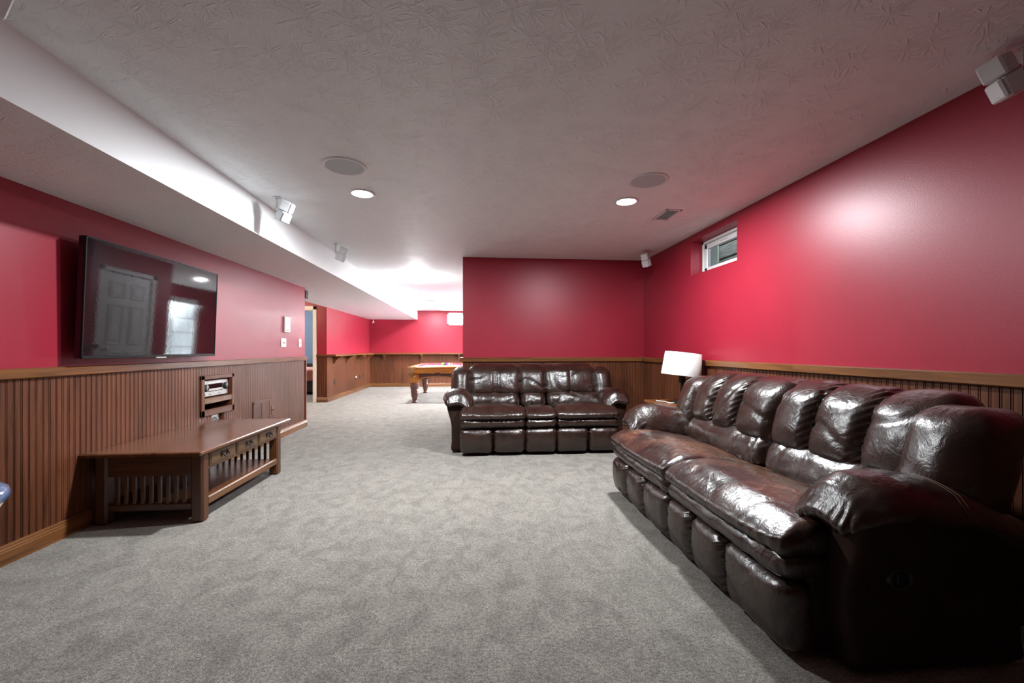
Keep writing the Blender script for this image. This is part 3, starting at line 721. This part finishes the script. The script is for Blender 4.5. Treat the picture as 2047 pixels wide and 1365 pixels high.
for y, z, lb in ((10.06,.412,'dark outlet on the games room wainscot nearest the bedroom doorway'), (11.79,.375,'small dark outlet with white plug on the games room wainscot'), (12.24,.387,'middle dark outlet on the games room wainscot'), (12.62,.406,'dark outlet on the games room wainscot nearest the far corner')):
    o = plate('wall_outlet', lb, 'outlet', y, z, .085, .125, 1, M_DARK, XFL+.0125, 1, True)
    if 'plug' in lb: MB().bbox((.007,-.025,.01), (.045,.02,.06), .006).build('plug', M_WHITEP, o)
# ================================================================ LAMP AND END TABLE
t = thing('end_table', 'wooden end table in the corner between the loveseat and the sofa', 'table', (2.02,4.02,0))
MB().bbox((-.22,-.36,.590), (.25,.34,.622), .006).build('table_top', M_RAILY, t)
for x in (-.20,.185):
    for y in (-.34,.275): MB().bbox((x,y,0), (x+.045,y+.045,.591), .005).build('leg', M_TABZ, t)
MB().bbox((-.19,-.33,.50), (.22,.31,.591), .004).build('apron', M_TABX, t)
MB().bbox((-.19,-.33,.16), (.22,.31,.18), .004).build('lower_shelf', M_TABY, t)
l = thing('table_lamp', 'black swing-arm table lamp with tilted off-white oval shade on the corner end table', 'lamp', (2.06,4.04,.622))
MB().lathe([(.095,0),(.095,.014),(.088,.020),(.050,.024),(.048,.034),(.022,.038),(.0,.038)], 32).build('base', M_BLACKM, l)
MB().tube([(0,0,.03),(0,0,.17),(0,0,.30)], .016, 12).bbox((-.026,-.022,.20), (.026,.022,.34), .004).build('pole', M_BLACKM, l)
a = MB().tube([(.01,0,.232),(.075,.03,.232),(.14,.06,.240)], .006, 8).tube([(.01,0,.196),(.075,.03,.196),(.14,.06,.204)], .006, 8).lathe([(.011,.0),(.011,.075)], 10, 0, T(.145,.062,.185)).build('swing_arm', M_BLACKM, l)
Ms = T(.0,0,.375) @ R(math.radians(6.5),'Y')
prof_o = [(.200,-.105),(.183,.120)]; prof_i = [(.181,.120),(.198,-.105)]
MB().lathe(prof_o+prof_i+[prof_o[0]], 48, 0, Ms @ Matrix.Diagonal((.97,.80,1,1)), cap=False).build('lamp_shade', M_SHADE, l)
MB().tube([(-.17,0,.095),(.17,0,.095)], .003, 6, 0, Ms).tube([(0,-.14,.095),(0,.14,.095)], .003, 6, 0, Ms).lathe([(.016,-.03),(.020,.0),(.03,.05),(.022,.085),(.0,.09)], 16, 0, Ms).build('bulb_and_spider', M_WHITEP, l)
MB().tube([(-.08,-.02,.006),(-.14,-.03,.004),(-.17,.04,.012),(-.20,.14,.006),(-.16,.24,.004)], .004, 6).build('cord', M_WHITEP, l)
# ================================================================ CEILING FIXTURES
def can_light(x, y, label, z=CE):
    o = thing('recessed_light', label, 'ceiling light', (x,y,z), 0, 'recessed ceiling lights')
    MB().lathe([(.098,.0),(.098,-.006),(.090,-.010),(.076,-.008),(.072,-.002),(.072,.0)], 40, 0, None, True, False).build('trim_ring', M_WHITEP, o)
    MB().lathe([(.073,-.0035),(.0,-.0035)], 40, 0, None, True, False).build('lit_lens', M_GLOW, o)
    l = bpy.data.lights.new('recessed_lamp', 'AREA'); l.shape = 'DISK'; l.size = .14; l.energy = LAMP_W; l.color = (.94,.975,1.0); l.spread = PI
    lo = bpy.data.objects.new('recessed_lamp_offscreen' if x > .5 and y > 6 else 'recessed_lamp', l); COL.objects.link(lo); lo.location = (0,0,-.012); lo.parent = o
    return o
for x, y, lb in ((-.856,3.385,'lit recessed ceiling light beside the left round ceiling speaker'), (1.244,3.37,'lit recessed ceiling light beside the air register'),
                 (-1.25,9.34,'lit recessed ceiling light just past the dome light'), (-1.24,12.05,'lit recessed ceiling light nearest the far games room wall'),
                 (.9,9.34,'lit recessed ceiling light near the games room glass door')):
    can_light(x, y, lb)
def round_speaker(x, y, r, label):
    o = thing('ceiling_speaker', label, 'speaker', (x,y,CE), 0, 'round ceiling speakers')
    MB().lathe([(r,.0),(r,-.004),(r-.006,-.009),(r-.020,-.008),(r-.022,-.003),(r-.022,0)], 48, 0, None, True, False).build('trim_ring', M_WHITEP, o)
    MB().lathe([(r-.020,-.005),(.0,-.005)], 48, 0, None, True, False).build('grille', M_GRILLE, o)
round_speaker(-.845, 2.893, .142, 'round flush ceiling speaker with grey grille on the soffit side of the ceiling')
round_speaker(1.25, 2.939, .138, 'round flush ceiling speaker with grey grille on the sofa side of the ceiling')
round_speaker(-1.05, 10.6, .13, 'round flush ceiling speaker between the games room lights')
def dome_light(x, y, z, label, watts, color=(.94,.975,1.0), lamp='dome_lamp'):
    o = thing('dome_light', label, 'ceiling light', (x,y,z), 0, 'dome ceiling lights')
    MB().lathe([(.115,.0),(.115,-.022),(.10,-.028)], 32, 0, None, True, False).build('ceiling_pan', M_WHITEP, o)
    MB().lathe([(.098,-.026),(.128,-.034),(.132,-.052),(.118,-.078),(.085,-.100),(.04,-.112),(.0,-.114)], 36, 0, None, True, False).build('glass_dome', M_DOME, o)
    l = bpy.data.lights.new('dome_lamp', 'POINT'); l.energy = watts; l.shadow_soft_size = .10; l.color = color
    lo = bpy.data.objects.new(lamp, l); COL.objects.link(lo); lo.location = (0,0,-.30); lo.parent = o
dome_light(-.936, 7.183, CE, 'lit white glass dome light on the games room ceiling', 8)
dome_light(-4.3, 8.1, CE, 'added unseen dome light for the warm side hall', 12, (1,.76,.46), 'hall_lamp_offscreen')  # dome fixture added out of view; its lamp follows the warm hall wall
dome_light(-4.9, 11.0, CE, 'added unseen dome light for the blue bedroom', 16, lamp='bedroom_lamp_offscreen')  # unseen dome fixture, added to brighten the blue bedroom wall
v = thing('ceiling_register', 'white metal air register in the ceiling near the hopper window', 'vent', (1.73,3.67,CE))
c = MB()
for a,b in (((-.075,-.145,-.008),(-.052,.145,0)), ((.052,-.145,-.008),(.075,.145,0)), ((-.075,-.145,-.008),(.075,-.122,0)), ((-.075,.122,-.008),(.075,.145,0)), ((-.055,-.004,-.007),(.055,.004,0))): c.bbox(a,b,.003)
c.build('frame', M_WHITEP, v)
MB().box((-.06,-.13,-.0012),(.06,.13,-.0004)).build('duct_opening', M_GRILLE, v)
for k in range(8):
    x = -.047+k*.0134
    MB().box((-.001,-.124,-.006), (.001,.124,.006), 0, T(x,0,-.006) @ R(math.radians(38),'Y')).build('louvre', M_GRILLE, v)
def cube_speaker(loc, rotz, tilt, twist, label, stem=.085, s=.082):
    o = thing('cube_speaker', label, 'speaker', loc, rotz, 'white twin-cube ceiling speakers')
    b = MB().lathe([(.030,0),(.030,-.005),(.020,-.008)], 20).tube([(0,0,-.004),(0,0,-stem)], .0075, 10).tube([(0,0,-stem),(.018,0,-stem-.015),(.034,0,-stem-.018)], .0075, 10).build('bracket', M_SPKW, o)
    MB().tube([(-.008,.004,-.02),(-.014,.006,-stem),(-.008,.006,-stem-.035),(.02,.004,-stem-.055)], .0022, 6).build('cable', M_GRILLE, b)
    M0 = T(.034,0,-stem-.018) @ R(tilt,'Y')
    for k, tw in ((1,twist),(-1,-.15)):
        M = M0 @ T(.045,0,k*(s*.5+.001)) @ R(tw,'Z')
        c = MB().bbox((-s*.52,-s*.5,-s*.5), (s*.32,s*.5,s*.5), .007, 0, M).build('speaker_cube', M_SPKW, o)
        MB().bbox((s*.32,-s*.49,-s*.49), (s*.52,s*.49,s*.49), .010, 0, M).build('grille', M_SPKW, c)
        if k < 0: MB().box((s*.52,-s*.16,-s*.33), (s*.525,s*.16,-s*.29), 0, M).build('badge', M_GRILLE, c)
cube_speaker((-1.555,3.533,CE), math.radians(-12), math.radians(24), .35, 'white twin-cube speaker hanging by the soffit nearest the left round ceiling speaker')
cube_speaker((-1.565,5.025,CE), math.radians(-12), math.radians(24), .5, 'white twin-cube speaker hanging by the soffit farther along the room')
cube_speaker((2.150,5.05,CE), math.radians(216), math.radians(24), .3, 'white twin-cube speaker in the ceiling corner above the loveseat')
cube_speaker((2.185,1.50,CE), math.radians(165), math.radians(24), .4, 'white twin-cube speaker on the ceiling above the near end of the sofa')
cube_speaker((-1.50,1.40,CE), math.radians(-5), math.radians(24), .3, 'white twin-cube speaker by the near end of the soffit')
o = thing('black_speaker', 'small black speaker under the soffit at the end of the left wall', 'speaker', (-2.60,6.80,SO))
MB().bbox((-.05,-.05,-.135), (.055,.06,-.015), .008).build('cabinet', M_BLACK, o)
MB().bbox((-.02,-.02,-.02), (.02,.02,0), .003).bbox((-.045,-.04,-.165), (-.01,.0,-.13), .006).build('bracket', M_BLACKM, o)
o = thing('wall_bracket', 'small white empty speaker bracket at the soffit corner of the far wall', 'bracket', (-3.03,13.30,SO))
MB().lathe([(.035,0),(.035,-.008)], 16).tube([(0,0,0),(.0,0,-.05),(-.03,0,-.12)], .010, 8).tube([(0,0,-.05),(.02,0,-.11)], .010, 8).build('arm', M_WHITEP, o)

# ================================================================ POOL TABLE
def felt():
    m, nt, b = new_mat('magenta_pool_felt')
    n = nd(nt, 'ShaderNodeTexNoise', i_Scale=240.0, i_Detail=3.0); L(nt, world_coords(nt), n.inputs['Vector'])
    L(nt, ramp(nt, n.outputs[0], [(.3,(.40,.05,.26)),(.7,(.50,.09,.34))]), b.inputs['Base Color']); b.inputs['Roughness'].default_value = .9
    b.inputs['Sheen Weight'].default_value = .5; bump(nt, n.outputs[0], b, .2, .002); return m
M_FELT = felt(); M_FELTD = plain('crimson_cushion_cloth', (.30,.012,.07), .85); M_POCKET = plain('tan_leather_pocket', (.30,.16,.07), .6)
pw, pl, ph = .615, 1.17, .785           # half width, half length, rail height
t = thing('pool_table', 'carved oak pool table with magenta felt in the games room', 'pool table', (-.765,10.40,0))
# playing bed, wooden rails, cushions
MB().box((-pw+.10,-pl+.10,ph-.055), (pw-.10,pl-.10,ph-.038)).build('bed_cloth', M_FELT, t)
for sx in (-1,1):
    for y0,y1 in ((-pl+.135,-.075),(.075,pl-.135)):
        MB().bbox((sx*pw-(.11 if sx>0 else 0),y0,ph-.045), (sx*pw+(0 if sx>0 else .11),y1,ph), .012).build('rail', M_POOLX, t)
    for y0,y1 in ((-pl+.16,-.05),(.05,pl-.16)):
        xa, xb = sorted((sx*(pw-.105), sx*(pw-.155)))
        MB().bbox((xa,y0,ph-.040), (xb,y1,ph-.004), .010).build('cushion', M_FELTD, t)
for sy in (-1,1):
    ya, yb = sorted((sy*pl, sy*(pl-.11)))
    MB().bbox((-pw+.135,ya,ph-.045), (pw-.135,yb,ph-.0005), .012).build('rail', M_POOLX, t)
    ya, yb = sorted((sy*(pl-.105), sy*(pl-.155)))
    MB().bbox((-pw+.17,ya,ph-.040), (pw-.17,yb,ph-.004), .010).build('cushion', M_FELTD, t)
    for k in range(3):
        MB().lathe([(.008,0),(.006,.0015),(0,.002)], 10, 0, T((k-1)*.26,sy*(pl-.05),ph-.0005)).build('rail_sight', M_WHITEP, t)
# aprons with a carved scroll, arched frame below
def scroll(mb, M):
    for s in (-1,1):
        mb.tube([(s*.20,0,-.010),(s*.17,-.004,.014),(s*.13,-.006,.018),(s*.10,-.006,.0),(s*.07,-.006,.010),(s*.04,-.006,.026),(0,-.007,.030)], [.005,.008,.009,.008,.009,.009,.009], 8, 0, M)
        mb.tube([(s*.145,-.004,.006),(s*.155,-.006,-.006),(s*.165,-.006,.002),(s*.155,-.006,.010)], .006, 8, 0, M)
    return mb
for sy in (-1,1):
    y0, y1 = sorted((sy*(pl-.012), sy*(pl-.045)))
    a = MB().bbox((-pw+.055,y0,ph-.150), (pw-.055,y1,ph-.045), .008).build('apron', M_POOLX, t)
    scroll(MB(), T(0,sy*(pl-.010),ph-.150) @ (R(0,'Z') if sy < 0 else R(PI,'Z'))).build('carved_scroll', M_POOLX, a)
    MB().prism([(-.09,0),(-.05,.026),(0,.034),(.05,.026),(.09,0)], 1, min(y0,y1)-.002, max(y0,y1)+.002, 0, T(0,0,ph-.150)).build('carved_shell', M_POOLZ, a)
    arch = [(-pw+.19,ph-.155),(-pw+.19,ph-.30)] + [(-pw+.21+i*(2*pw-.42)/14, ph-.285+.055*math.sin(PI*i/14)) for i in range(15)] + [(pw-.19,ph-.30),(pw-.19,ph-.155)]
    ya, yb = sorted((sy*(pl-.10), sy*(pl-.145)))
    f = MB().prism(arch, 1, ya, yb).build('arched_frame', M_POOLZ, t)
    MB().tube([(-pw+.20+i*(2*pw-.40)/14, sy*(pl-.098), ph-.270+.055*math.sin(PI*i/14)) for i in range(15)], .011, 8).build('arch_moulding', M_POOLX, f)
for sx in (-1,1):
    x0, x1 = sorted((sx*(pw-.012), sx*(pw-.045)))
    MB().bbox((x0,-pl+.055,ph-.150), (x1,pl-.055,ph-.045), .008).build('apron', M_POOLX, t)
    x0, x1 = sorted((sx*(pw-.10), sx*(pw-.145)))
    arch = [(-pl+.19,ph-.155),(-pl+.19,ph-.30)] + [(-pl+.21+i*(2*pl-.42)/18, ph-.285+.07*math.sin(PI*i/18)) for i in range(19)] + [(pl-.19,ph-.30),(pl-.19,ph-.155)]
    MB().prism(arch, 0, x0, x1).build('arched_frame', M_POOLZ, t)
legp = [(.052,0),(.058,.012),(.054,.03),(.040,.042),(.046,.055),(.052,.075),(.060,.14),(.072,.22),(.082,.285),(.074,.295),(.092,.305),(.098,.325),(.090,.345),(.100,.356),(.104,.375),(.094,.395),(.080,.402),(.088,.415),(.092,.43)]
for sx in (-1,1):
    for sy in (-1,1):
        cx, cy = sx*(pw-.115), sy*(pl-.135)
        g = MB().lathe(legp, 28, 0, T(cx,cy,0)).build('leg', M_POOLZ, t)
        blk = MB().bbox((cx-.090,cy-.090,.425), (cx+.090,cy+.090,ph-.150), .018).build('leg_block', M_POOLX, g)
        m = MB()
        for (M) in (T(cx,cy-.092,.535) @ R(PI/2,'X'), T(cx-.092,cy,.535) @ R(-PI/2,'Y')):
            m.lathe([(.060,0),(.058,.008),(.046,.006),(.040,.014),(.018,.010),(.014,.018),(0,.020)], 20, 0, M)
        m.build('carved_medallion', M_POOLX, g)
        for i in range(10):
            a = 2*PI*i/10
            MB().tube([(cx+.058*math.cos(a),cy+.058*math.sin(a),.11),(cx+.079*math.cos(a),cy+.079*math.sin(a),.27)], .006, 6).build('reeding', M_POOLZ, g)
# pockets: leather drop pockets with fringe
for px_, py_ in ((-1,-1),(1,-1),(-1,1),(1,1),(-1,0),(1,0)):
    c = Vector((px_*(pw-.055), py_*(pl-.055), 0))
    p = MB().lathe([(.075,ph-.002),(.082,ph-.010),(.082,ph-.030),(.074,ph-.060),(.062,ph-.125),(.035,ph-.170),(.0,ph-.180)], 20, 0, T(*c), True, False).build('pocket', M_POCKET, t)
    fr = MB()
    for i in range(14):
        a = 2*PI*i/14; x, y = c.x+.070*math.cos(a), c.y+.070*math.sin(a)
        fr.tube([(x,y,ph-.075),(c.x+.069*math.cos(a),c.y+.069*math.sin(a),ph-.19)], [.006,.003], 5)
    fr.build('fringe', M_POCKET, p)
# balls gathered at the far middle of the table
BC = [('yellow',(.75,.50,.02)),('green',(.02,.16,.05)),('purple',(.16,.02,.24)),('white',(.8,.8,.76)),('orange',(.70,.18,.02)),('red',(.5,.02,.02)),('blue',(.02,.06,.35)),('maroon',(.20,.02,.03))]
bx, by = -.66, 11.02
for k, (nm, colr) in enumerate(BC):
    mt = plain('glossy_%s_ball' % nm, colr, .12, 0, .5, None, 0, .5)
    x, y = bx-.13+.058*(k%5)+.0*k, by+(.06 if k >= 5 else 0)+.015*math.sin(k*2.1)
    if k >= 5: x += .03
    pr = [(.0285*math.sin(PI*i/12), -.0285*math.cos(PI*i/12)) for i in range(13)]
    o = MB().lathe(pr, 20, 0, None, True, False).build('pool_ball', mt)
    o.location = (x, y, ph-.038+.0292); tag(o, 'glossy %s billiard ball on the magenta felt' % nm, 'ball', 'balls on the pool table')
# ================================================================ BED BEYOND THE DOORWAY
t = thing('bed', 'bed with peach bedding and dark base seen through the bedroom doorway', 'bed', (-4.75,11.75,0))
M_PEACH = plain('peach_bedding', (.46,.20,.13), .8); M_BEDD = plain('dark_bed_base', (.02,.018,.018), .6)
puff('mattress', M_PEACH, t, (-.95,-.55,.34), (.95,.85,.60), .06, (20,16,8), (.0,.01,.015))
puff('blanket', plain('pale_peach_blanket', (.66,.36,.28), .85), t, (-.97,-.57,.585), (.97,.5,.665), .035, (24,16,6), (0,0,.02), None, .006)
for z in (.40,.45,.50,.55): MB().box((-.965,-.566,z), (.965,-.548,z+.012)).build('bedding_stripe', plain('brown_stripe', (.25,.09,.05), .8) if z == .40 else bpy.data.materials['brown_stripe'], t)
MB().bbox((-.95,-.53,.07), (.95,.85,.345), .01).build('box_base', M_BEDD, t)
MB().bbox((-.97,.85,0), (.97,.92,.75), .01).build('headboard', M_BEDD, t)
for x in (-.9,.85):
    for y in (-.5,.78): MB().bbox((x,y,0), (x+.05,y+.05,.08), .004).build('leg', M_BEDD, t)
# ================================================================ CHAIR AT THE LEFT
M_SEATB = plain('blue_grey_vinyl', (.10,.16,.30), .18, 0, .6, None, 0, .5); M_SHELL = plain('cream_plastic_shell', (.70,.64,.55), .35)
t = thing('swivel_stool', 'round stool with blue-grey seat and cream shell beside the left wainscot', 'stool', (-1.965,1.70,0))
MB().lathe([(.0,.637),(.12,.637),(.185,.630),(.207,.614),(.212,.594),(.208,.572),(.19,.567),(.0,.567)], 40).build('seat', M_SEATB, t)
MB().lathe([(.200,.570),(.186,.542),(.150,.50),(.10,.465),(.04,.455),(.03,.45)], 40).build('seat_shell', M_SHELL, t)
MB().lathe([(.028,.46),(.028,.06),(.06,.045),(.14,.022),(.15,.006),(.15,0)], 36).build('pedestal', M_CHROME, t)
MB().bbox((-.06,-.05,.622), (.19,.05,.654), .01).build('seat_pad_strap', M_BLACK, t)
